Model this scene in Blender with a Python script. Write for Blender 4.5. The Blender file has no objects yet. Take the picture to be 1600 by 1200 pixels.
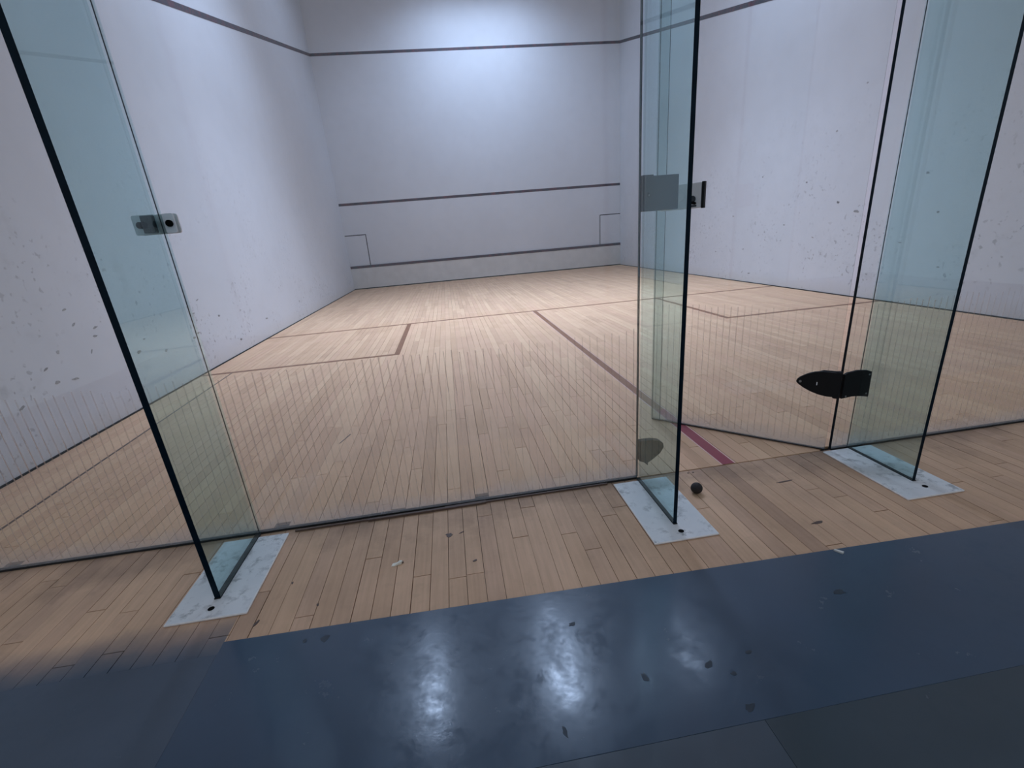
import bpy, math, random
from mathutils import Vector, Matrix

# ------------------------------------------------------------------ camera, world, exposure
sc = bpy.context.scene
C = sc.collection
cam_d = bpy.data.cameras.new('camera')
cam = bpy.data.objects.new('camera', cam_d); C.objects.link(cam)
cam.location = (2.16619, -1.49151, 0.91314)
cam.rotation_euler = (1.2251, 0.08056, -0.14188)
cam_d.sensor_fit = 'HORIZONTAL'; cam_d.sensor_width = 36.0
cam_d.lens = 721.37 * 36.0 / 1600.0
cam_d.shift_x = -2.504 / 1600.0
cam_d.shift_y = 25.56 / 1600.0
cam_d.clip_start = 0.02
sc.camera = cam

world = bpy.data.worlds.new('world'); sc.world = world
world.use_nodes = True
bg = world.node_tree.nodes['Background']
bg.inputs['Color'].default_value = (0.74, 0.84, 1.0, 1)
bg.inputs['Strength'].default_value = 0.44
sc.view_settings.view_transform = 'Standard'
sc.view_settings.look = 'None'
sc.view_settings.gamma = 1.0
sc.view_settings.use_curve_mapping = False
sc.view_settings.exposure = 0.0
sc.cycles.transparent_max_bounces = 24
sc.cycles.max_bounces = 8
sc.cycles.caustics_reflective = False
sc.cycles.caustics_refractive = False

LIGHT_COL = (0.56, 0.70, 1.0)
BACK_POWER, FRONT_POWER, WASH_POWER = 70.0, 8.0, 50.0

W, D, H = 6.353, 9.803, 5.75          # court width, length, ceiling height
GLASS_H = 2.13
R = random.Random(7)

# ------------------------------------------------------------------ material helpers
def new_mat(name):
    m = bpy.data.materials.new(name); m.use_nodes = True
    nt = m.node_tree; nt.nodes.clear()
    out = nt.nodes.new('ShaderNodeOutputMaterial')
    return m, nt, out
def N(nt, t, **kw):
    n = nt.nodes.new(t)
    for k, v in kw.items():
        if k in n.inputs.keys(): n.inputs[k].default_value = v
        else: setattr(n, k, v)
    return n
def math_node(nt, op, a, b=None, clamp=False):
    n = nt.nodes.new('ShaderNodeMath'); n.operation = op; n.use_clamp = clamp
    for i, v in enumerate((a, b)):
        if v is None: continue
        if isinstance(v, (int, float)): n.inputs[i].default_value = v
        else: nt.links.new(v, n.inputs[i])
    return n.outputs[0]
def ramp(nt, fac, stops):
    n = nt.nodes.new('ShaderNodeValToRGB')
    el = n.color_ramp.elements
    while len(el) < len(stops): el.new(0.5)
    for e, (p, c) in zip(el, stops):
        e.position = p
        e.color = (c, c, c, 1) if isinstance(c, (int, float)) else (*c, 1)
    nt.links.new(fac, n.inputs[0])
    return n.outputs[0]
def mix_col(nt, fac, a, b, blend='MIX'):
    n = nt.nodes.new('ShaderNodeMix'); n.data_type = 'RGBA'; n.blend_type = blend
    for sock, v in ((n.inputs[0], fac), (n.inputs[6], a), (n.inputs[7], b)):
        if isinstance(v, (int, float)): sock.default_value = v
        elif isinstance(v, tuple): sock.default_value = (*v, 1)
        else: nt.links.new(v, sock)
    return n.outputs[2]
def noise(nt, vec, scale, detail=3, rough=0.55, stretch=None):
    if stretch:
        mp = nt.nodes.new('ShaderNodeMapping'); mp.inputs['Scale'].default_value = stretch
        nt.links.new(vec, mp.inputs[0]); vec = mp.outputs[0]
    n = nt.nodes.new('ShaderNodeTexNoise')
    n.inputs['Scale'].default_value = scale; n.inputs['Detail'].default_value = detail
    n.inputs['Roughness'].default_value = rough
    nt.links.new(vec, n.inputs['Vector'])
    return n.outputs['Fac']
def world_pos(nt): return nt.nodes.new('ShaderNodeNewGeometry').outputs['Position']
def bump(nt, h, strength, dist):
    b = nt.nodes.new('ShaderNodeBump'); b.inputs['Strength'].default_value = strength
    b.inputs['Distance'].default_value = dist
    nt.links.new(h, b.inputs['Height']); return b.outputs[0]
def principled(nt, out, col, rough, normal=None, metallic=0.0, spec=0.5):
    p = nt.nodes.new('ShaderNodeBsdfPrincipled')
    if isinstance(col, tuple): p.inputs['Base Color'].default_value = (*col, 1)
    else: nt.links.new(col, p.inputs['Base Color'])
    if isinstance(rough, (int, float)): p.inputs['Roughness'].default_value = rough
    else: nt.links.new(rough, p.inputs['Roughness'])
    p.inputs['Metallic'].default_value = metallic
    p.inputs['Specular IOR Level'].default_value = spec
    if normal is not None: nt.links.new(normal, p.inputs['Normal'])
    nt.links.new(p.outputs[0], out.inputs[0])
    return p
def plain(name, col, rough=0.5, metallic=0.0, spec=0.5, var=0.12, scale=40):
    m, nt, out = new_mat(name)
    n = noise(nt, world_pos(nt), scale, 4)
    c = mix_col(nt, ramp(nt, n, [(0.3, 0.0), (0.75, 1.0)]), tuple(v * (1 - var) for v in col), tuple(min(1, v * (1 + var)) for v in col))
    principled(nt, out, c, rough, bump(nt, n, 0.1, 0.001), metallic, spec)
    return m

# walls: white painted plaster with faint trowel mottling, ball scuffs and grime along the foot
def wall_material(name, base, scuff=1.0):
    m, nt, out = new_mat(name)
    pos = world_pos(nt)
    big = noise(nt, pos, 0.8, 4)
    mid = noise(nt, pos, 5.0, 5, 0.6)
    c = mix_col(nt, ramp(nt, big, [(0.3, 0.0), (0.7, 1.0)]), tuple(v * 0.94 for v in base), base)
    c = mix_col(nt, ramp(nt, mid, [(0.45, 0.0), (0.8, 0.45)]), c, tuple(v * 0.88 for v in base))
    sep = nt.nodes.new('ShaderNodeSeparateXYZ'); nt.links.new(pos, sep.inputs[0])
    z = sep.outputs[2]
    # ball scuffs: small dark flecks, more of them in the lower two metres
    fl = noise(nt, pos, 26, 2, 0.5)
    patch = noise(nt, pos, 1.7, 3)
    spot = math_node(nt, 'MULTIPLY', ramp(nt, fl, [(0.625, 0.0), (0.68, 1.0)]), ramp(nt, patch, [(0.43, 0.0), (0.60, 1.0)]))
    low = ramp(nt, math_node(nt, 'DIVIDE', z, 3.0), [(0.05, 1.0), (0.75, 0.0)])
    spot = math_node(nt, 'MULTIPLY', math_node(nt, 'MULTIPLY', spot, low), 0.55 * scuff)
    c = mix_col(nt, spot, c, (0.16, 0.16, 0.17))
    smear = noise(nt, pos, 7, 5, 0.65)
    sm = math_node(nt, 'MULTIPLY', math_node(nt, 'MULTIPLY', ramp(nt, smear, [(0.55, 0.0), (0.75, 1.0)]), ramp(nt, patch, [(0.5, 0.0), (0.66, 1.0)])), math_node(nt, 'MULTIPLY', low, 0.50 * scuff))
    c = mix_col(nt, sm, c, (0.30, 0.30, 0.30))
    # yellowed splash band along the foot
    foot = ramp(nt, math_node(nt, 'ADD', z, math_node(nt, 'MULTIPLY', mid, 0.12)), [(0.06, 0.55), (0.22, 0.0)])
    c = mix_col(nt, foot, c, tuple(a * b for a, b in zip(base, (0.86, 0.80, 0.70))))
    principled(nt, out, c, 0.55, bump(nt, noise(nt, pos, 60, 4), 0.12, 0.002), spec=0.35)
    return m
M = {}
M['wall'] = wall_material('white_court_plaster', (0.735, 0.755, 0.80), 1.0)
M['wall_front'] = wall_material('white_front_plaster', (0.775, 0.795, 0.84), 0.25)
M['ceiling'] = plain('ceiling_paint', (0.60, 0.61, 0.62), 0.8)
M['tin'] = plain('tin_paint', (0.74, 0.73, 0.71), 0.5, var=0.06, scale=6)

# wood: per-plank tint from object and island random, long grain, grime
def wood_material(name, cols, grime, rough, gloss_spec, near_glass=0.0, grain_amt=0.30):
    m, nt, out = new_mat(name)
    pos = world_pos(nt)
    oi = nt.nodes.new('ShaderNodeObjectInfo').outputs['Random']
    isl = nt.nodes.new('ShaderNodeNewGeometry').outputs['Random Per Island']
    rnd = math_node(nt, 'FRACT', math_node(nt, 'ADD', math_node(nt, 'MULTIPLY', oi, 7.31), math_node(nt, 'MULTIPLY', isl, 3.17)))
    c = ramp(nt, rnd, cols)
    off = nt.nodes.new('ShaderNodeCombineXYZ')
    nt.links.new(math_node(nt, 'MULTIPLY', rnd, 31.0), off.inputs[0]); nt.links.new(math_node(nt, 'MULTIPLY', rnd, 17.0), off.inputs[1])
    va = nt.nodes.new('ShaderNodeVectorMath'); va.operation = 'ADD'
    nt.links.new(pos, va.inputs[0]); nt.links.new(off.outputs[0], va.inputs[1])
    grain = noise(nt, va.outputs[0], 1.0, 5, 0.6, (90, 4, 1))
    c = mix_col(nt, ramp(nt, grain, [(0.35, 0.0), (0.75, grain_amt)]), c, (0.36, 0.21, 0.12))
    dirt = noise(nt, pos, 3.2, 6, 0.62)
    fine = noise(nt, pos, 22, 4, 0.6)
    g = math_node(nt, 'MULTIPLY', ramp(nt, dirt, [(0.42, 0.0), (0.72, 1.0)]), grime)
    c = mix_col(nt, g, c, (0.15, 0.115, 0.09))
    c = mix_col(nt, math_node(nt, 'MULTIPLY', ramp(nt, fine, [(0.58, 0.0), (0.75, 1.0)]), grime * 0.5), c, (0.12, 0.09, 0.075))
    if near_glass:      # trodden-in dirt gathered along the foot of the glass
        sep = nt.nodes.new('ShaderNodeSeparateXYZ'); nt.links.new(pos, sep.inputs[0])
        yy = math_node(nt, 'ADD', math_node(nt, 'ADD', sep.outputs[1], 0.30), math_node(nt, 'MULTIPLY', math_node(nt, 'SUBTRACT', dirt, 0.5), 0.55))
        c = mix_col(nt, ramp(nt, yy, [(0.14, 0.0), (0.34, near_glass)]), c, (0.13, 0.085, 0.065))
    if near_glass:      # worn grey floor paint carried over the boards left of the vinyl sheet
        v = math_node(nt, 'ADD', math_node(nt, 'MULTIPLY', sep.outputs[1], -1.0), math_node(nt, 'MULTIPLY', math_node(nt, 'SUBTRACT', dirt, 0.5), 0.12))
        pf = ramp(nt, v, [(0.385, 0.0), (0.44, 0.45), (0.49, 0.85), (0.53, 1.0)])
        pf = math_node(nt, 'MULTIPLY', pf, math_node(nt, 'LESS_THAN', sep.outputs[0], 1.489))
        c = mix_col(nt, pf, c, (0.088, 0.108, 0.138))
    r = ramp(nt, dirt, [(0.3, rough), (0.8, min(1, rough + 0.25))])
    principled(nt, out, c, r, bump(nt, grain, 0.08, 0.0006), spec=gloss_spec)
    return m
M['court_wood'] = wood_material('court_maple_planks',
    [(0.0, (0.67, 0.41, 0.243)), (0.2, (0.745, 0.465, 0.28)), (0.4, (0.71, 0.435, 0.268)), (0.6, (0.785, 0.505, 0.305)), (0.8, (0.72, 0.435, 0.27)), (1.0, (0.645, 0.395, 0.237))], 0.10, 0.5, 0.25, 0.0, 0.14)
M['landing_wood'] = wood_material('worn_landing_planks',
    [(0.0, (0.62, 0.385, 0.24)), (0.3, (0.71, 0.45, 0.28)), (0.6, (0.66, 0.415, 0.27)), (0.85, (0.74, 0.47, 0.295)), (1.0, (0.53, 0.33, 0.215))], 0.24, 0.5, 0.3, 0.52)
M['subfloor'] = plain('dark_subfloor', (0.035, 0.026, 0.02), 0.9)

def line_material(name, a, b, lo=0.4, hi=0.7, rough=0.5):
    m, nt, out = new_mat(name)
    n = noise(nt, world_pos(nt), 14, 5, 0.65)
    principled(nt, out, mix_col(nt, ramp(nt, n, [(lo, 0.0), (hi, 1.0)]), a, b), rough)
    return m
M['floor_line'] = line_material('red_floor_line_paint', (0.30, 0.040, 0.058), (0.31, 0.060, 0.065))
M['brown_line'] = line_material('brown_red_floor_line_paint', (0.26, 0.105, 0.045), (0.31, 0.15, 0.07))
M['thin_line'] = line_material('brown_floor_line_paint', (0.24, 0.095, 0.042), (0.30, 0.15, 0.07))
M['line_edge'] = line_material('pale_line_edging', (0.78, 0.50, 0.42), (0.70, 0.46, 0.36))
M['wall_line'] = line_material('dark_red_wall_line_paint', (0.045, 0.040, 0.060), (0.15, 0.040, 0.055), 0.46, 0.66)
M['black_line'] = line_material('black_line_paint', (0.02, 0.02, 0.028), (0.05, 0.045, 0.05))
M['mark'] = line_material('rubber_scuff', (0.16, 0.16, 0.165), (0.42, 0.42, 0.42), 0.35, 0.6)

# glass: clear sheet with real two-surface Fresnel reflection, light dust
def glass_material(name, tint, dust, foot_dust):
    m, nt, out = new_mat(name)
    geo = nt.nodes.new('ShaderNodeNewGeometry')
    ior = math_node(nt, 'ADD', 1.5, math_node(nt, 'MULTIPLY', geo.outputs['Backfacing'], 1 / 1.5 - 1.5))
    fr = nt.nodes.new('ShaderNodeFresnel'); nt.links.new(ior, fr.inputs['IOR'])
    tr = nt.nodes.new('ShaderNodeBsdfTransparent'); tr.inputs[0].default_value = (*tint, 1)
    gl = nt.nodes.new('ShaderNodeBsdfGlossy'); gl.inputs['Roughness'].default_value = 0.015
    gl.inputs['Color'].default_value = (0.86, 0.96, 0.95, 1)
    mx = nt.nodes.new('ShaderNodeMixShader')
    nt.links.new(fr.outputs[0], mx.inputs[0]); nt.links.new(tr.outputs[0], mx.inputs[1]); nt.links.new(gl.outputs[0], mx.inputs[2])
    last = mx.outputs[0]
    if dust or foot_dust:
        pos = geo.outputs['Position']
        sep = nt.nodes.new('ShaderNodeSeparateXYZ'); nt.links.new(pos, sep.inputs[0])
        n = noise(nt, pos, 5, 5, 0.65)
        d = math_node(nt, 'MULTIPLY', ramp(nt, n, [(0.3, 0.3), (0.75, 1.0)]), dust)
        zz = math_node(nt, 'ADD', sep.outputs[2], math_node(nt, 'MULTIPLY', n, -0.09))
        f = math_node(nt, 'MULTIPLY', ramp(nt, math_node(nt, 'ADD', zz, 0.05), [(0.0, 1.0), (0.075, 0.0)]), foot_dust)
        fac = math_node(nt, 'ADD', d, f, True)
        df = nt.nodes.new('ShaderNodeBsdfDiffuse'); df.inputs[0].default_value = (0.72, 0.70, 0.68, 1)
        tl = nt.nodes.new('ShaderNodeBsdfTranslucent'); tl.inputs[0].default_value = (0.66, 0.62, 0.60, 1)
        m1 = nt.nodes.new('ShaderNodeMixShader'); m1.inputs[0].default_value = 0.5
        nt.links.new(df.outputs[0], m1.inputs[1]); nt.links.new(tl.outputs[0], m1.inputs[2])
        m2 = nt.nodes.new('ShaderNodeMixShader')
        nt.links.new(fac, m2.inputs[0]); nt.links.new(last, m2.inputs[1]); nt.links.new(m1.outputs[0], m2.inputs[2])
        last = m2.outputs[0]
    nt.links.new(last, out.inputs[0])
    return m
M['pane'] = glass_material('clear_wall_glass', (0.955, 0.975, 0.97), 0.02, 0.36)
M['fin'] = glass_material('green_tinted_fin_glass', (0.79, 0.905, 0.915), 0.012, 0.0)
M['edge'] = plain('dark_green_glass_edge', (0.002, 0.010, 0.018), 0.3, spec=0.08, var=0.3)
M['seal_clear'] = glass_material('translucent_seal_strip', (0.90, 0.93, 0.93), 0.03, 0.0)

def stripe_material():
    m, nt, out = new_mat('worn_translucent_stripe_print')
    pos = world_pos(nt)
    n = noise(nt, pos, 2.2, 4, 0.6, (1, 1, 0.8)); n2 = noise(nt, pos, 9, 4, 0.7, (3, 1, 1))
    fac = math_node(nt, 'MULTIPLY', ramp(nt, n, [(0.36, 0.08), (0.62, 0.62)]), ramp(nt, n2, [(0.25, 0.45), (0.6, 1.0)]))
    tr = nt.nodes.new('ShaderNodeBsdfTransparent')
    tl = nt.nodes.new('ShaderNodeBsdfTranslucent'); tl.inputs[0].default_value = (0.62, 0.48, 0.38, 1)
    df = nt.nodes.new('ShaderNodeBsdfDiffuse'); df.inputs[0].default_value = (0.45, 0.35, 0.27, 1)
    a = nt.nodes.new('ShaderNodeMixShader'); a.inputs[0].default_value = 0.25
    nt.links.new(tl.outputs[0], a.inputs[1]); nt.links.new(df.outputs[0], a.inputs[2])
    b = nt.nodes.new('ShaderNodeMixShader')
    nt.links.new(fac, b.inputs[0]); nt.links.new(tr.outputs[0], b.inputs[1]); nt.links.new(a.outputs[0], b.inputs[2])
    nt.links.new(b.outputs[0], out.inputs[0])
    return m
M['stripe'] = stripe_material()

# grey vinyl sheets with polished and scuffed patches
def vinyl_material(name, col, rough=0.40, coat=0.8):
    m, nt, out = new_mat(name)
    pos = world_pos(nt)
    a = noise(nt, pos, 2.5, 5, 0.6); b = noise(nt, pos, 30, 4, 0.7); s = noise(nt, pos, 11, 5, 0.75)
    c = mix_col(nt, ramp(nt, a, [(0.3, 0.0), (0.75, 1.0)]), tuple(v * 0.86 for v in col), tuple(v * 1.12 for v in col))
    c = mix_col(nt, math_node(nt, 'MULTIPLY', ramp(nt, s, [(0.70, 0.0), (0.78, 1.0)]), 0.4), c, tuple(v * 0.55 for v in col))
    r = math_node(nt, 'ADD', ramp(nt, a, [(0.3, rough - 0.04), (0.7, rough + 0.04)]), ramp(nt, s, [(0.5, 0.0), (0.68, 0.14)]))
    p = principled(nt, out, c, r, bump(nt, math_node(nt, 'ADD', s, math_node(nt, 'MULTIPLY', b, 0.4)), 0.07, 0.002), spec=0.3)
    p.inputs['Coat Weight'].default_value = coat
    nt.links.new(ramp(nt, s, [(0.35, 0.10), (0.7, 0.30)]), p.inputs['Coat Roughness'])
    nt.links.new(bump(nt, math_node(nt, 'ADD', s, b), 0.12, 0.0010), p.inputs['Coat Normal'])
    return m
M['vinyl_a'] = vinyl_material('slate_grey_vinyl', (0.034, 0.064, 0.106))
M['vinyl_b'] = vinyl_material('lighter_grey_vinyl', (0.056, 0.076, 0.100), 0.42)
M['vinyl_c'] = vinyl_material('dark_grey_vinyl', (0.036, 0.054, 0.068), 0.5)
M['vinyl_d'] = vinyl_material('rubbed_grey_floor_paint', (0.074, 0.096, 0.128), 0.5, 0.2)

def plate_material():
    m, nt, out = new_mat('white_painted_steel_worn')
    pos = world_pos(nt)
    a = noise(nt, pos, 26, 6, 0.7); b = noise(nt, pos, 9, 4, 0.6)
    w = math_node(nt, 'MULTIPLY', ramp(nt, a, [(0.50, 0.0), (0.60, 1.0)]), ramp(nt, b, [(0.42, 0.0), (0.56, 1.0)]))
    c = mix_col(nt, ramp(nt, b, [(0.3, 0.0), (0.7, 1.0)]), (0.70, 0.70, 0.69), (0.80, 0.79, 0.77))
    c = mix_col(nt, math_node(nt, 'MULTIPLY', w, 0.8), c, (0.30, 0.30, 0.29))
    principled(nt, out, c, 0.45, bump(nt, a, 0.1, 0.001))
    return m
M['plate'] = plate_material()
M['plate_edge'] = plain('bare_plate_rim', (0.86, 0.80, 0.74), 0.5)
M['black'] = plain('black_powder_coat_and_shade', (0.006, 0.006, 0.007), 0.55, spec=0.25)
M['hole'] = plain('black_hole', (0.004, 0.004, 0.004), 0.9, spec=0.1)
M['gasket_and_shade'] = plain('black_gasket_and_gap_shade', (0.012, 0.011, 0.010), 0.8)
M['dark_lock'] = plain('dark_grey_lock_paint', (0.03, 0.036, 0.045), 0.5, var=0.08)
M['steel'] = plain('grey_lock_face', (0.72, 0.73, 0.74), 0.45, var=0.06)
M['steel_light'] = plain('pale_bracket_steel', (0.90, 0.90, 0.92), 0.4, var=0.06)
M['screw'] = plain('dull_screw', (0.30, 0.29, 0.28), 0.35, 0.6)
M['rubber'] = plain('dark_brown_rubber', (0.018, 0.011, 0.010), 0.7, var=0.4, scale=120)
M['paper'] = plain('cream_paper_scrap', (0.85, 0.80, 0.68), 0.7)
M['chip'] = plain('pale_chip', (0.62, 0.60, 0.55), 0.7)
M['stain'] = line_material('brown_stain', (0.10, 0.06, 0.045), (0.13, 0.085, 0.06))
M['dark_stain'] = line_material('dark_vinyl_stain', (0.022, 0.032, 0.045), (0.034, 0.050, 0.070))
M['lamp_body'] = plain('white_lamp_housing', (0.7, 0.7, 0.7), 0.5)
def emit_material():
    m, nt, out = new_mat('lit_lamp_tube')
    e = nt.nodes.new('ShaderNodeEmission'); e.inputs[0].default_value = (*LIGHT_COL, 1); e.inputs[1].default_value = 6.0
    nt.links.new(e.outputs[0], out.inputs[0]); return m
M['tube'] = emit_material()

# ------------------------------------------------------------------ mesh helpers
class MB:
    def __init__(s): s.v = []; s.f = []; s.mi = []
    def box(s, x0, x1, y0, y1, z0, z1, mi=None, skip=()):
        """mi: face material indices (bottom, top, -y, +x, +y, -x)"""
        b = len(s.v)
        s.v += [(x0,y0,z0),(x1,y0,z0),(x1,y1,z0),(x0,y1,z0),(x0,y0,z1),(x1,y0,z1),(x1,y1,z1),(x0,y1,z1)]
        fs = [(0,3,2,1),(4,5,6,7),(0,1,5,4),(1,2,6,5),(2,3,7,6),(3,0,4,7)]
        mi = list(mi) if mi else [0]*6
        for k, f in enumerate(fs):
            if k not in skip: s.f.append(tuple(b+i for i in f)); s.mi.append(mi[k])
        return s
    def prism(s, pts, axis, a0, a1, mi=0):
        """extrude an outline; axis 'z': pts=(x,y); 'y': pts=(x,z); 'x': pts=(y,z)"""
        b = len(s.v); n = len(pts)
        def P(p, a):
            return {'z': (p[0], p[1], a), 'y': (p[0], a, p[1]), 'x': (a, p[0], p[1])}[axis]
        s.v += [P(p, a0) for p in pts] + [P(p, a1) for p in pts]
        s.f += [tuple(b+i for i in range(n)), tuple(b+n+i for i in reversed(range(n)))]
        s.f += [(b+i, b+n+i, b+n+(i+1) % n, b+(i+1) % n) for i in range(n)]
        s.mi += [mi]*(n+2)
        return s
    def quad(s, a, b_, c, d):
        b = len(s.v); s.v += [a, b_, c, d]; s.f.append((b, b+1, b+2, b+3)); s.mi.append(0); return s
    def mesh(s, name, mats):
        me = bpy.data.meshes.new(name); me.from_pydata(s.v, [], s.f)
        for m in mats: me.materials.append(M[m])
        for p, i in zip(me.polygons, s.mi): p.material_index = i
        import bmesh
        bm = bmesh.new(); bm.from_mesh(me); bmesh.ops.recalc_face_normals(bm, faces=bm.faces); bm.to_mesh(me); bm.free()
        me.update(); return me
    def build(s, name, mats, parent=None, bevel=0.0, smooth=False):
        mats = [mats] if isinstance(mats, str) else mats
        o = bpy.data.objects.new(name, s.mesh(name, mats)); C.objects.link(o)
        if parent: o.parent = parent
        if bevel:
            bv = o.modifiers.new('bevel', 'BEVEL'); bv.width = bevel; bv.segments = 2; bv.limit_method = 'ANGLE'
        if smooth:
            for p in o.data.polygons: p.use_smooth = True
        return o
def circle(cx, cy, r, n=20, rx=None, ph=0.0):
    return [(cx + (rx or r)*math.cos(ph+2*math.pi*i/n), cy + r*math.sin(ph+2*math.pi*i/n)) for i in range(n)]
def rounded(x0, x1, y0, y1, r, n=4):
    pts = []
    for cx, cy, a in ((x1-r, y1-r, 0), (x0+r, y1-r, 90), (x0+r, y0+r, 180), (x1-r, y0+r, 270)):
        for i in range(n+1):
            t = math.radians(a + 90*i/n); pts.append((cx+r*math.cos(t), cy+r*math.sin(t)))
    return pts
def tag(o, label, cat=None, group=None, kind=None):
    if label: o['label'] = label
    if cat: o['category'] = cat
    if group: o['group'] = group
    if kind: o['kind'] = kind
    return o
def empty(name, loc=(0, 0, 0), rz=0.0):
    o = bpy.data.objects.new(name, None); o.empty_display_size = 0.1; C.objects.link(o)
    o.location = loc; o.rotation_euler = (0, 0, rz); return o
def blob(cx, cy, rx, ry, rot, n=14, jit=0.25, rnd=R):
    pts = []
    for i in range(n):
        t = 2*math.pi*i/n; k = 1 + rnd.uniform(-jit, jit)
        x, y = rx*k*math.cos(t), ry*k*math.sin(t)
        pts.append((cx + x*math.cos(rot) - y*math.sin(rot), cy + x*math.sin(rot) + y*math.cos(rot)))
    return pts

# ------------------------------------------------------------------ room shell
T = 0.15
wl = MB().box(-T, 0, -0.05, D+T, -0.02, H).build('wall_left', 'wall')
tag(wl, 'long white plaster side wall left of the court', 'wall', kind='structure')
wr = MB().box(W, W+T, -0.05, D+T, -0.02, H).build('wall_right', 'wall')
tag(wr, 'white scuffed plaster side wall right of the court', 'wall', kind='structure')
wf = MB().box(0, W, D, D+T, -0.02, H).build('wall_front', 'wall_front')
tag(wf, 'white front wall with three dark red horizontal lines', 'wall', kind='structure')
wb = MB().box(0, W, -0.05, 0.05, GLASS_H+0.004, H).build('wall_back', 'wall')
tag(wb, 'white plaster wall above the glass panes', 'wall', kind='structure')
ce = MB().box(-T, W+T, -0.05, D+T, H, H+T).build('ceiling', 'ceiling')
tag(ce, 'plain pale ceiling over the court', 'ceiling', kind='structure')

# wall lines (painted, a hair proud of the plaster)
e = 0.002
MB().box(0, W, D-e, D+.001, 4.524, 4.574).build('out_line', 'wall_line', wf)
MB().box(0.0, W, D-e, D+.001, 1.779, 1.831).build('service_line', 'wall_line', wf)
tin = MB().box(0, W, D-0.018, D+.001, 0.022, 0.462).build('tin_board', 'tin', wf)
MB().box(0, W, D-0.024, D+.001, 0.462, 0.516).build('tin_line', 'wall_line', wf, bevel=0.004)
MB().box(0, W, D-0.012, D+.001, 0.0, 0.022).build('tin_gap_shadow', 'gasket_and_shade', wf)  # black strip paints in the shadow of the gap under the tin board
for pts in ([(0.0, 1.168), (0.455, 1.168), (0.447, 0.516)], [(W, 1.168), (5.86, 1.168), (5.85, 0.516)]):
    t = 0.009
    mb = MB()
    (ax, az), (bx, bz), (cx, cz) = pts
    mb.box(min(ax, bx), max(ax, bx)+t, D-e, D+.001, az-t, az+t)
    mb.prism([(bx-t, bz), (bx+t, bz), (cx+t, cz), (cx-t, cz)], 'y', D-e, D+.001)
    mb.build('target_corner_line', 'black_line', wf)
def side_line(x0, x1, wall):
    w = 0.027
    za, zb = 2.13, 4.549
    MB().prism([(0.05, za-w), (D, zb-w), (D, zb+w), (0.05, za+w)], 'x', x0, x1).build('out_line', 'wall_line', wall)
side_line(-.001, e, wl); side_line(W-e, W+.001, wr)
for x0, x1, wall in ((0, 0.005, wl), (W-0.005, W, wr)):      # dark joint where plaster meets boards
    MB().box(x0, x1, 0.03, D, 0.0, 0.010).build('floor_joint', 'gasket_and_shade', wall)

# ball marks on the side walls
def scuffs(wall, x, sgn, spots, k=1.0):
    for (y, z, ry, rz, rot) in spots:
        MB().prism(blob(y, z, ry*k, rz*k, rot, 10, 0.35), 'x', x, x + sgn*0.0012).build('scuff_mark', 'mark', wall)
scuffs(wl, 0, 1, [(1.357,.341,.030,.007,-.1),(1.236,.358,.022,.008,0),(1.644,.584,.022,.006,.2),(1.471,.717,.016,.006,.1),
    (1.496,.629,.018,.005,.5),(1.618,.537,.020,.006,0),(2.761,.339,.020,.007,.1),(2.679,.312,.022,.008,0),(1.315,.508,.014,.010,.8),
    (2.775,.501,.020,.006,0),(3.51,.131,.03,.012,.1),(1.95,.36,.02,.009,.2),(2.05,.43,.018,.006,0),(1.55,.46,.016,.006,.9),(1.20,.44,.02,.005,.4),
    (1.85,.62,.014,.006,.3),(2.9,.60,.02,.006,.2),(2.25,.30,.016,.010,.2),(3.2,.42,.02,.008,0),(4.3,.22,.03,.009,0),(0.98,.30,.02,.006,.4)])
scuffs(wr, W, -1, [(4.717,.127,.04,.012,0),(2.363,1.121,.03,.014,.3),(3.3,.95,.03,.02,.4),(3.8,1.2,.025,.014,.2),(4.1,.75,.03,.015,0),(3.6,.6,.03,.010,.3),
    (2.9,1.5,.02,.014,.2),(3.05,.85,.05,.02,.2),(4.6,1.35,.02,.015,0),(5.2,.9,.03,.014,.2),(2.5,.55,.03,.010,.1),(2.2,.8,.02,.016,.4),
    (4.9,.45,.03,.012,0),(5.6,.4,.03,.012,.2),(3.45,1.65,.02,.016,0),(2.1,.35,.03,.01,.1),(3.15,2.0,.02,.015,.2)], 0.6)

# ------------------------------------------------------------------ plank floors
fl = MB().box(0, W, 0.0, D, -0.08, -0.012).build('floor', 'subfloor')
tag(fl, 'pale maple plank court floor with red lines', 'floor', kind='structure')
fo = MB().box(0, W, -0.78, 0.0, -0.08, -0.012).build('floor_landing', 'subfloor')
tag(fo, 'worn brown plank strip in front of the glass', 'floor', kind='structure')

PITCH, GAP = 0.0515, 0.0018
ncol = int(W / PITCH) + 1
bpy.context.view_layer.update()
Minv = cam.matrix_world.inverted()
def pix(p):
    q = Minv @ Vector(p)
    if q.z > -0.05: return None
    return (802.5 + 721.37*q.x/-q.z, 625.56 - 721.37*q.y/-q.z, -q.z)
def seen_area(pl):
    x0, x1, y0, y1 = pl
    q = pix(((x0+x1)/2, (y0+y1)/2, 0))
    if q is None or not (-25 < q[0] < 1625 and -25 < q[1] < 1225): return 0
    return (x1-x0)*(y1-y0)/q[2]**3
def lay(y_start, y_end, lens, seed):
    r = random.Random(seed); out = []
    for i in range(ncol):
        x0, x1 = i*PITCH, min((i+1)*PITCH, W)
        if x1 - x0 < 0.01: continue
        y = y_start - r.uniform(0, lens[1])
        while y < y_end:
            y2 = y + r.uniform(*lens)
            a, b = max(y, y_start), min(y2, y_end)
            if y_end - b < 0.08: b = y_end; y2 = y_end
            if b - a > 0.05: out.append((x0, x1, a, b))
            y = y2
    return out
unit = MB().box(-.5, .5, -.5, .5, -1, 0)
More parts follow.
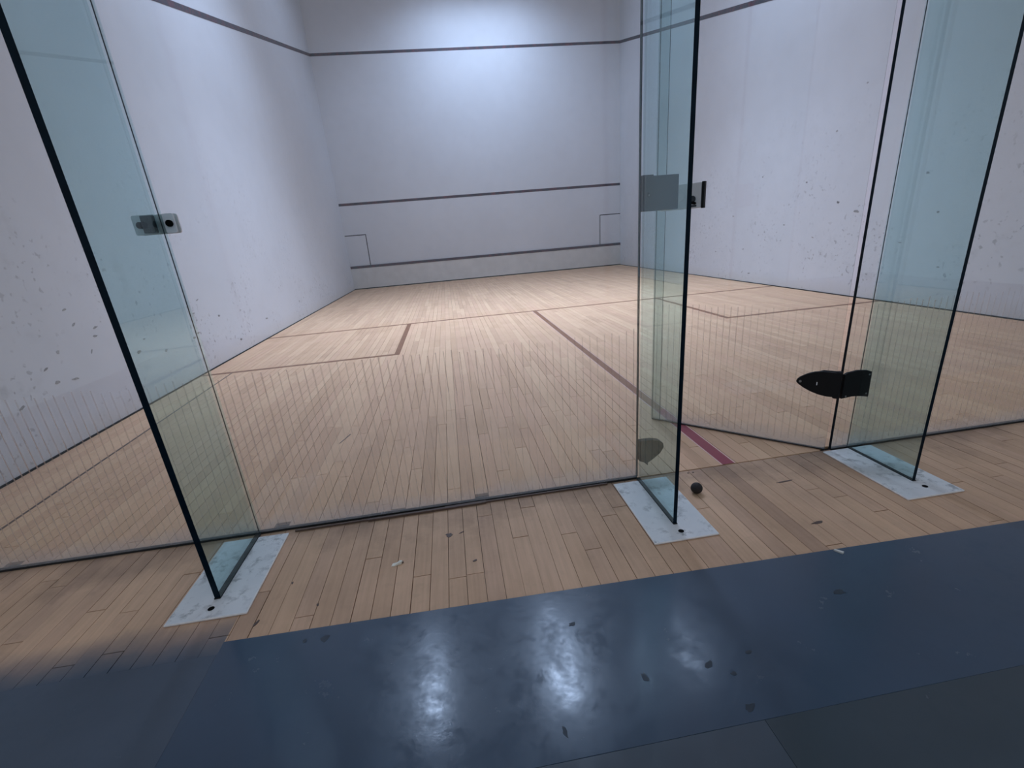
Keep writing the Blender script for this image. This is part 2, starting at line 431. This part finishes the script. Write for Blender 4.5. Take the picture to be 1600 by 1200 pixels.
def planks(pls, parent, mat, thick, seed, wob):
    me = unit.mesh('plank', [mat]); r = random.Random(seed)
    order = sorted(pls, key=seen_area, reverse=True)
    near = [p for p in order[:295] if seen_area(p) > 0]; rest = order[len(near):]
    for (x0, x1, y0, y1) in near:
        o = bpy.data.objects.new('plank', me); C.objects.link(o); o.parent = parent
        g = r.choice((GAP*1.25, GAP, GAP*0.7, GAP*0.35))
        o.location = ((x0+x1)/2, (y0+y1)/2, -r.uniform(0, wob))
        o.scale = (x1-x0-g, y1-y0-0.0028, thick)
    mb = MB()
    for (x0, x1, y0, y1) in rest:
        z = -r.uniform(0, wob); g = r.choice((GAP*0.65, GAP*0.5, GAP*0.25, GAP*0.15))
        mb.box(x0+g, x1-g, y0+.0007, y1-.0007, z-thick, z)
    tag(mb.build('plank_remainder', mat, parent), None, kind='stuff')
planks(lay(0.0015, D-0.001, (0.35, 1.35), 3), fl, 'court_wood', 0.011, 11, 0.0004)
planks(lay(-0.78, -0.0015, (0.45, 1.1), 5), fo, 'landing_wood', 0.011, 12, 0.0009)
# court lines on the boards
def floor_line(name, x0, x1, y0, y1, mat, edged=False):
    if edged:
        eg = 0.006
        MB().box(x0-eg, x1+eg, y0, y1, -0.0003, 0.0005).build('line_edging', 'line_edge', fl)
    MB().box(x0, x1, y0, y1, -0.0003, 0.0009).build(name, mat, fl)
hw = 0.024
floor_line('half_court_line', 3.160-hw, 3.160+hw, 0.003, 0.62, 'floor_line', True)
floor_line('half_court_line', 3.160-hw, 3.160+hw, 0.62, 4.16, 'brown_line', True)  # browner red from here on to the short line
floor_line('short_line', 0.0, W, 4.185-hw, 4.185+hw, 'thin_line')
floor_line('service_box_line', 0.0, 1.632+hw, 2.60-hw, 2.60+hw, 'thin_line')
floor_line('service_box_line', 1.632-hw, 1.632+hw, 2.60+hw, 4.16, 'thin_line')
floor_line('service_box_line', 4.745-hw, W, 2.60-hw, 2.60+hw, 'thin_line')
floor_line('service_box_line', 4.745-hw, 4.745+hw, 2.60+hw, 4.16, 'thin_line')
MB().prism([(0.338, 0.02), (0.350, 0.02), (0.258, 2.575), (0.248, 2.575)], 'z', -0.0003, 0.0008).build('dark_seam', 'stain', fl)
MB().prism([(1.522,.72),(1.527,.72),(1.562,.83),(1.556,.83)], 'z', -0.0003, 0.0008).build('dark_scratch', 'stain', fl)

# ------------------------------------------------------------------ grey vinyl corridor floor
fc = MB().box(-1.0, 8.0, -4.5, -0.78, -0.08, -0.012).build('floor_corridor', 'subfloor')
tag(fc, 'dark base under the grey sheets outside the court', 'floor', kind='structure')
def sheet(label, x0, x1, y0, y1, z1, mat, skew=0.0):
    o = MB().prism([(x0, y0), (x1, y0), (x1, y1 - skew), (x0, y1)], 'z', z1-0.003, z1).build('vinyl_sheet', mat, bevel=0.0008)
    return tag(o, label, 'floor sheet', 'grey vinyl sheets on the corridor floor')
sheet('wide slate grey floor sheet along the plank strip, with light streaks', 1.490, 8.0, -0.931, -0.492, 0.003, 'vinyl_a', 0.16)
sheet('lighter grey floor sheet at the bottom edge, below the streaked sheet', 1.490, 2.659, -4.5, -0.9315, 0.003, 'vinyl_b')
sheet('darkest grey floor sheet in the bottom right corner', 2.6595, 8.0, -4.5, -0.9315, 0.003, 'vinyl_c')
sheet('grey floor sheet in the bottom left corner, rubbed along the planks', -1.0, 1.4895, -4.5, -0.530, 0.0025, 'vinyl_d')
# stains on the streaked sheet
fs = [o for o in C.objects if o.name == 'vinyl_sheet'][0]
for cx, cy, rx, ry, rot in ((2.475,-.801,.006,.010,.2),(1.749,-.540,.013,.010,.2),(3.036,-.678,.016,.008,0),(2.646,-.905,.012,.007,.4),
                            (1.70,-.535,.006,.007,0),(2.36,-.63,.008,.005,.3),(2.62,-.80,.010,.006,.6),(2.66,-.83,.007,.005,.2),(2.28,-.88,.004,.012,.1),(2.72,-.79,.007,.005,0)):
    MB().prism(blob(cx, cy, rx, ry, rot, 12, 0.35), 'z', 0.0028, 0.0034).build('stain', 'dark_stain', fs)

# ------------------------------------------------------------------ glass back wall
GT = 0.006            # half thickness of a wall pane
def stripes(x0, x1, y, z0, z1, name, parent, seed):
    r = random.Random(seed); mb = MB(); x = x0 + 0.018
    while x < x1 - 0.01:
        w = 0.0021 * r.uniform(0.8, 1.15)
        a = z0 + r.uniform(-0.006, 0.008); b = z1 + r.uniform(-0.010, 0.008)
        mb.quad((x-w, y, a), (x+w, y, a), (x+w, y, b), (x-w, y, b)); x += 0.0258
    return tag(mb.build(name, 'stripe', parent), None, kind='stuff')
def pane(label, x0, x1, seed, edges=(1, 1)):
    p = empty('glass_wall_panel', ((x0+x1)/2, 0, 0)); cx = (x0+x1)/2
    MB().box(x0-cx, x1-cx, -GT, GT, 0.006, GLASS_H, (1, 1, 0, edges[1], 0, edges[0])).build('glass_sheet', ['pane', 'edge'], p)
    MB().box(x0-cx, x1-cx, -0.0085, 0.0085, -0.002, 0.0065).build('bottom_gasket', 'gasket_and_shade', p)
    stripes(x0-cx, x1-cx, -GT-0.0006, 0.022, 0.572, 'stripe_print', p, seed)
    return tag(p, label, 'glass panel', 'clear panes of the glass back wall')
F1, F2, F3 = 1.403, 2.782, 3.661
p1 = pane('clear striped glass pane left of the leftmost glass fin', 0.012, F1-0.0015, 1, (1, 0))
p2 = pane('clear striped glass pane between the left and middle glass fins', F1+0.0015, F2-0.001, 2, (0, 1))
p3 = pane('clear striped glass pane to the right of the glass door', 3.590, W-0.012, 3)
# splintered wooden bead lying along the foot of the middle pane
tb = MB()
for a, b, d, w, h in ((1.53, 1.80, -.024, .004, .006), (1.78, 2.06, -.026, .006, .008), (2.05, 2.20, -.021, .008, .007), (2.18, 2.66, -.017, .004, .006)):
    tb.prism([(a, d-w), (b, d-w*.6), (b, d+w), (a, d+w*.7)], 'z', 0.0, h)
tag(tb.build('trim_1', 'stain'), 'thin broken brown bead along the foot of the middle pane', 'trim', kind='structure')

def fin(label, x, depth, px0, px1, py0, py1, FT):
    r = empty('glass_fin', (x, 0, 0))
    MB().box(-FT, FT, -depth, -GT-0.001, 0.006, GLASS_H, (1, 1, 1, 0, 0, 0), skip=(0, 4)).build('fin_panel', ['fin', 'edge'], r)
    bp = MB().box(px0-x, px1-x, py0, py1, 0.0, 0.006).build('base_plate', 'plate', r)
    bp.data.materials.append(M['plate_edge'])
    bv = bp.modifiers.new('bevel', 'BEVEL'); bv.width = 0.0022; bv.segments = 2; bv.material = 1
    MB().prism(rounded(-FT-0.0012, FT+0.0012, -depth-0.005, -0.012, 0.003), 'z', 0.004, 0.0070).build('slot_gasket', 'gasket_and_shade', bp)
    MB().prism(circle(0.0, -depth-0.041, 0.0082, 20, rx=0.0088), 'z', 0.004, 0.0068).build('bolt_hole', 'hole', bp)
    MB().box(-0.0014, 0.0014, -GT-0.0012, -GT-0.0002, 0.01, GLASS_H).build('joint_sealant', 'edge', r)
    return tag(r, label, 'glass fin', 'upright glass fins stiffening the back wall')
f1 = fin('leftmost glass fin on a worn white floor plate, with pale two-bolt bracket', F1, 0.322, 1.298, 1.512, -0.402, -0.034, 0.0082)
f2 = fin('middle glass fin beside the ball, with dark strike box', F2, 0.314, 2.679, 2.886, -0.394, -0.030, 0.0062)
f3 = fin('rightmost glass fin on a white floor plate beside the black hinge', F3, 0.287, 3.545, 3.753, -0.379, -0.018, 0.0062)
FT = 0.0082
# two-bolt bracket across the pane joint at the left fin
jb = MB().prism(rounded(1.334-F1, 1.441-F1, 0.992, 1.043, 0.006), 'y', GT+.0005, GT+0.0075).build('joint_bracket', 'steel_light', f1, bevel=0.001)
tag(jb, 'pale two-bolt bracket')
MB().prism(rounded(1.334-F1, -FT-.0005, 0.992, 1.043, 0.005), 'y', -GT-0.0065, -GT-.0005).build('front_clamp', 'steel', f1, bevel=0.001)
MB().prism(rounded(1.412-F1, 1.441-F1, 0.992, 1.043, 0.005), 'y', -GT-0.0055, -GT-.0005).build('front_clamp', 'steel_light', f1, bevel=0.001)
MB().box(-FT-0.030, -FT, -0.030, -GT-0.007, 0.995, 1.040).build('cleat', 'dark_lock', f1, bevel=0.002)
for bx in (-0.050, 0.0245):
    MB().prism(circle(bx, 1.017, 0.0088, 18), 'y', -GT-0.0125, -GT-0.003).build('bolt', 'hole', f1)
FT = 0.0062
# strike box for the door latch and the rounded black stop below it, both on the middle fin
sb = MB().box(FT+.0004, 2.903-F2, -0.014, 0.016, 0.946, 1.046).build('strike_box', 'dark_lock', f2, bevel=0.002)
MB().prism(circle(0.024, 0.992, 0.008, 16, rx=0.004), 'y', -0.0152, -0.0135).build('keyhole', 'hole', sb)
MB().prism(circle(0.0245, 0.992, 0.0035, 10, rx=0.002), 'y', -0.0158, -0.0140).build('key_pin', 'screw', sb)
MB().box(FT+.0004, 0.040, -0.010, 0.014, 1.046, 1.0495).build('box_lid', 'dark_lock', sb)
MB().prism([(FT+.0004, .075), (.026, .066), (.040, .052), (.040, .064), (.062, .078), (.088, .098), (.101, .120), (.098, .137), (.082, .149), (.055, .156), (FT+.0004, .157)], 'y', -0.012, 0.012).build('door_stop', 'black', f2, bevel=0.002)

# ------------------------------------------------------------------ glass door, swung into the court
ang = math.atan2(0.517, -0.496)
dr = empty('door_1', (3.572, -0.004, 0), ang)
tag(dr, 'frameless glass door swung open into the court', 'door', kind='structure')
DL = 0.722
MB().box(0.006, DL, -0.005, 0.005, 0.007, 2.10, (1, 1, 0, 1, 0, 1)).build('glass_leaf', ['pane', 'edge'], dr)
MB().box(0.006, DL, -0.0052, 0.0052, 0.003, 0.0068).build('bottom_seal', 'gasket_and_shade', dr)
es = MB().box(DL-0.040, DL+0.004, 0.0052, 0.0072, 0.01, 2.10).build('edge_seal', 'seal_clear', dr)
MB().box(DL-0.0415, DL-0.040, 0.0052, 0.0075, 0.01, 2.10).build('seal_lip', 'edge', es)
st = stripes(-DL, -0.02, 0, 0.03, 0.565, 'stripe_print', dr, 9)
st.rotation_euler = (0, 0, math.pi); st.location = (0, 0.0057, 0)
lk = MB().box(0.532, 0.700, 0.0052, 0.026, 0.952, 1.045).build('lock_case', 'steel', dr, bevel=0.0025)
MB().box(0.521, 0.5315, 0.0052, 0.027, 0.950, 1.047).build('shaded_end', 'black', lk, bevel=0.001)  # shade on the end face of the lock, put in as a black piece
MB().prism(circle(0.617, 1.000, 0.019, 24), 'y', 0.0262, 0.031).build('lock_button', 'steel', lk, bevel=0.0015)
MB().prism(circle(0.566, 0.986, 0.013, 20), 'y', 0.0262, 0.0285).build('key_cylinder', 'dark_lock', lk)
MB().prism(blob(0.560, 0.972, 0.010, 0.006, 0.2, 12, 0.2), 'y', 0.0262, 0.034).build('key_slot', 'hole', lk)
MB().prism(rounded(0.549, 0.570, 0.957, 0.964, 0.002), 'y', 0.0262, 0.027).build('engraved_mark', 'dark_lock', lk)
# hinge: bullet-shaped leaf on the door, square leaf on the fixed pane
hl = MB().prism([(-0.012, .232), (.026, .230), (.052, .234), (.080, .243), (.106, .256), (.126, .270), (.133, .279), (.130, .289), (.116, .302),
                 (.096, .315), (.074, .324), (.050, .328), (.020, .328), (-0.012, .327)], 'y', 0.0052, 0.017).build('hinge', 'black', dr, bevel=0.0025)
MB().prism([(0.0, .232), (.126, .272), (.133, .279), (.126, .290), (.05, .326), (0.0, .326)], 'y', -0.015, -0.0052).build('hinge_back', 'black', hl)
for s, z, r_ in ((0.118, 0.281, 0.0048),):
    MB().prism(circle(s, z, r_, 14), 'y', 0.0168, 0.0182).build('hinge_screw', 'screw', hl)
MB().box(0.061, 0.064, 0.0168, 0.0176, 0.272, 0.285).build('hinge_mark', 'steel_light', hl)
MB().prism([(cx, cy) for cx, cy in circle(-0.002, 0.004, 0.011, 16)], 'z', 0.226, 0.330).build('hinge_knuckle', 'black', hl)
hp = MB().prism([(3.588-5.2, .222), (3.63-5.2, .226), (3.66-5.2, .224), (3.703-5.2, .216), (3.700-5.2, .318), (3.68-5.2, .325), (3.64-5.2, .329), (3.60-5.2, .324), (3.588-5.2, .318)], 'y', -0.018, -0.0066)
hp.v = [(x + 5.2 - p3.location.x, y, z) for x, y, z in hp.v]
ho = hp.build('hinge', 'black', p3, bevel=0.002)
for sx, sz in ((3.604, .231), (3.690, .232), (3.690, .308)):
    MB().prism(circle(sx-p3.location.x, sz, 0.0034, 12), 'y', -0.0192, -0.0178).build('hinge_screw', 'screw', ho)

# ------------------------------------------------------------------ loose things
bpy_ball = bpy.data.meshes.new('squash_ball')
import bmesh
bm = bmesh.new(); bmesh.ops.create_uvsphere(bm, u_segments=32, v_segments=20, radius=0.0200); bm.to_mesh(bpy_ball); bm.free()
for p in bpy_ball.polygons: p.use_smooth = True
bpy_ball.materials.append(M['rubber'])
ball = bpy.data.objects.new('squash_ball', bpy_ball); C.objects.link(ball); ball.location = (2.939, -0.158, 0.0199)
tag(ball, 'small dark rubber ball on the planks beside the middle fin', 'ball')
def crumb(name, label, cat, pts, h, mat, loc, sub=None):
    v, f = [], []; n = len(pts)
    mb = MB(); mb.prism(pts, 'z', 0.0, h)
    k = len(mb.v)//2
    mb.v = [(x, y, z + (0.004*math.sin(60*x+40*y)+0.004 if z > 0 else 0)) for x, y, z in mb.v]
    o = mb.build(name, mat); o.location = loc
    return tag(o, label, cat)
sp = crumb('paper_scrap', 'tiny crumpled cream scrap lying on the brown planks', 'litter', [(-.016,-.006),(-.006,-.007),(.004,-.003),(.012,-.002),(.017,.004),(.010,.007),(.000,.002),(-.012,.004)], 0.002, 'paper', (1.904, -0.292, 0.0))
MB().prism([(.010,.000),(.020,.003),(.019,.009),(.011,.007)], 'z', 0.0, 0.004).build('brown_end', 'stain', sp)
crumb('pale_chip', 'tiny pale chip lying on the grey floor sheet edge', 'litter', [(-.008,.009),(-.004,.010),(.010,-.007),(.004,-.009)], 0.001, 'chip', (3.150, -0.548, 0.0030 - 0.003*0))
# stains on the landing
for cx, cy, rx, ry, rot in ((2.064,-.183,.0115,.0095,.1),(2.105,-.178,.009,.0022,.5),(1.60,-.30,.0025,.006,.1),(1.70,-.41,.003,.005,.1),(2.14,-.33,.007,.004,.4),(3.27,-.17,.03,.003,.05),
                            (2.98,-.02,.004,.003,0),(3.00,-.02,.004,.003,0),(1.55,-.44,.004,.012,-.4),(3.20,-.41,.02,.006,.1)):
    MB().prism(blob(cx, cy, rx, ry, rot, 12, 0.25), 'z', -0.0012, 0.0006).build('stain', 'stain', fo)

# ------------------------------------------------------------------ court lamps on the ceiling (above the frame)
def lamp(x, y, length, power, spread, tilt=0.0, label='', turn=0.0):
    r = empty('ceiling_lamp', (x, y, H), turn)
    MB().box(-0.16, 0.16, -length/2, length/2, -0.12, 0.0).build('housing', 'lamp_body', r, bevel=0.01)
    MB().box(-0.07, -0.03, -length/2+.03, length/2-.03, -0.15, -0.12).build('tube', 'tube', r)
    MB().box(0.03, 0.07, -length/2+.03, length/2-.03, -0.15, -0.12).build('tube', 'tube', r)
    ld = bpy.data.lights.new('lamp_light', 'AREA'); ld.shape = 'RECTANGLE'; ld.size = 0.30; ld.size_y = length
    ld.energy = power; ld.color = LIGHT_COL; ld.spread = math.radians(spread)
    lo = bpy.data.objects.new('lamp_light', ld); C.objects.link(lo); lo.parent = r
    lo.location = (0, 0, -0.165); lo.rotation_euler = (0, tilt, 0) if turn else (tilt, 0, 0)
    return tag(r, label, 'lamp', 'strip lamps on the court ceiling')
for i, x in enumerate((1.15, 3.18, 5.22)):
    nm = ('left', 'middle', 'right')[i]
    lamp(x, 4.25, 1.9, BACK_POWER*(0.86, 1.52, 0.56)[i], 92, 0, 'white strip lamp over the middle of the court, %s row' % nm)
    if i == 1: lamp(3.35, 8.40, 2.2, WASH_POWER, 120, math.radians(-27), 'white strip lamp set crosswise near the front wall', math.pi/2)
    else: lamp(x, 7.4, 1.2, FRONT_POWER, 150, 0, 'white strip lamp near the front wall, %s row' % nm)
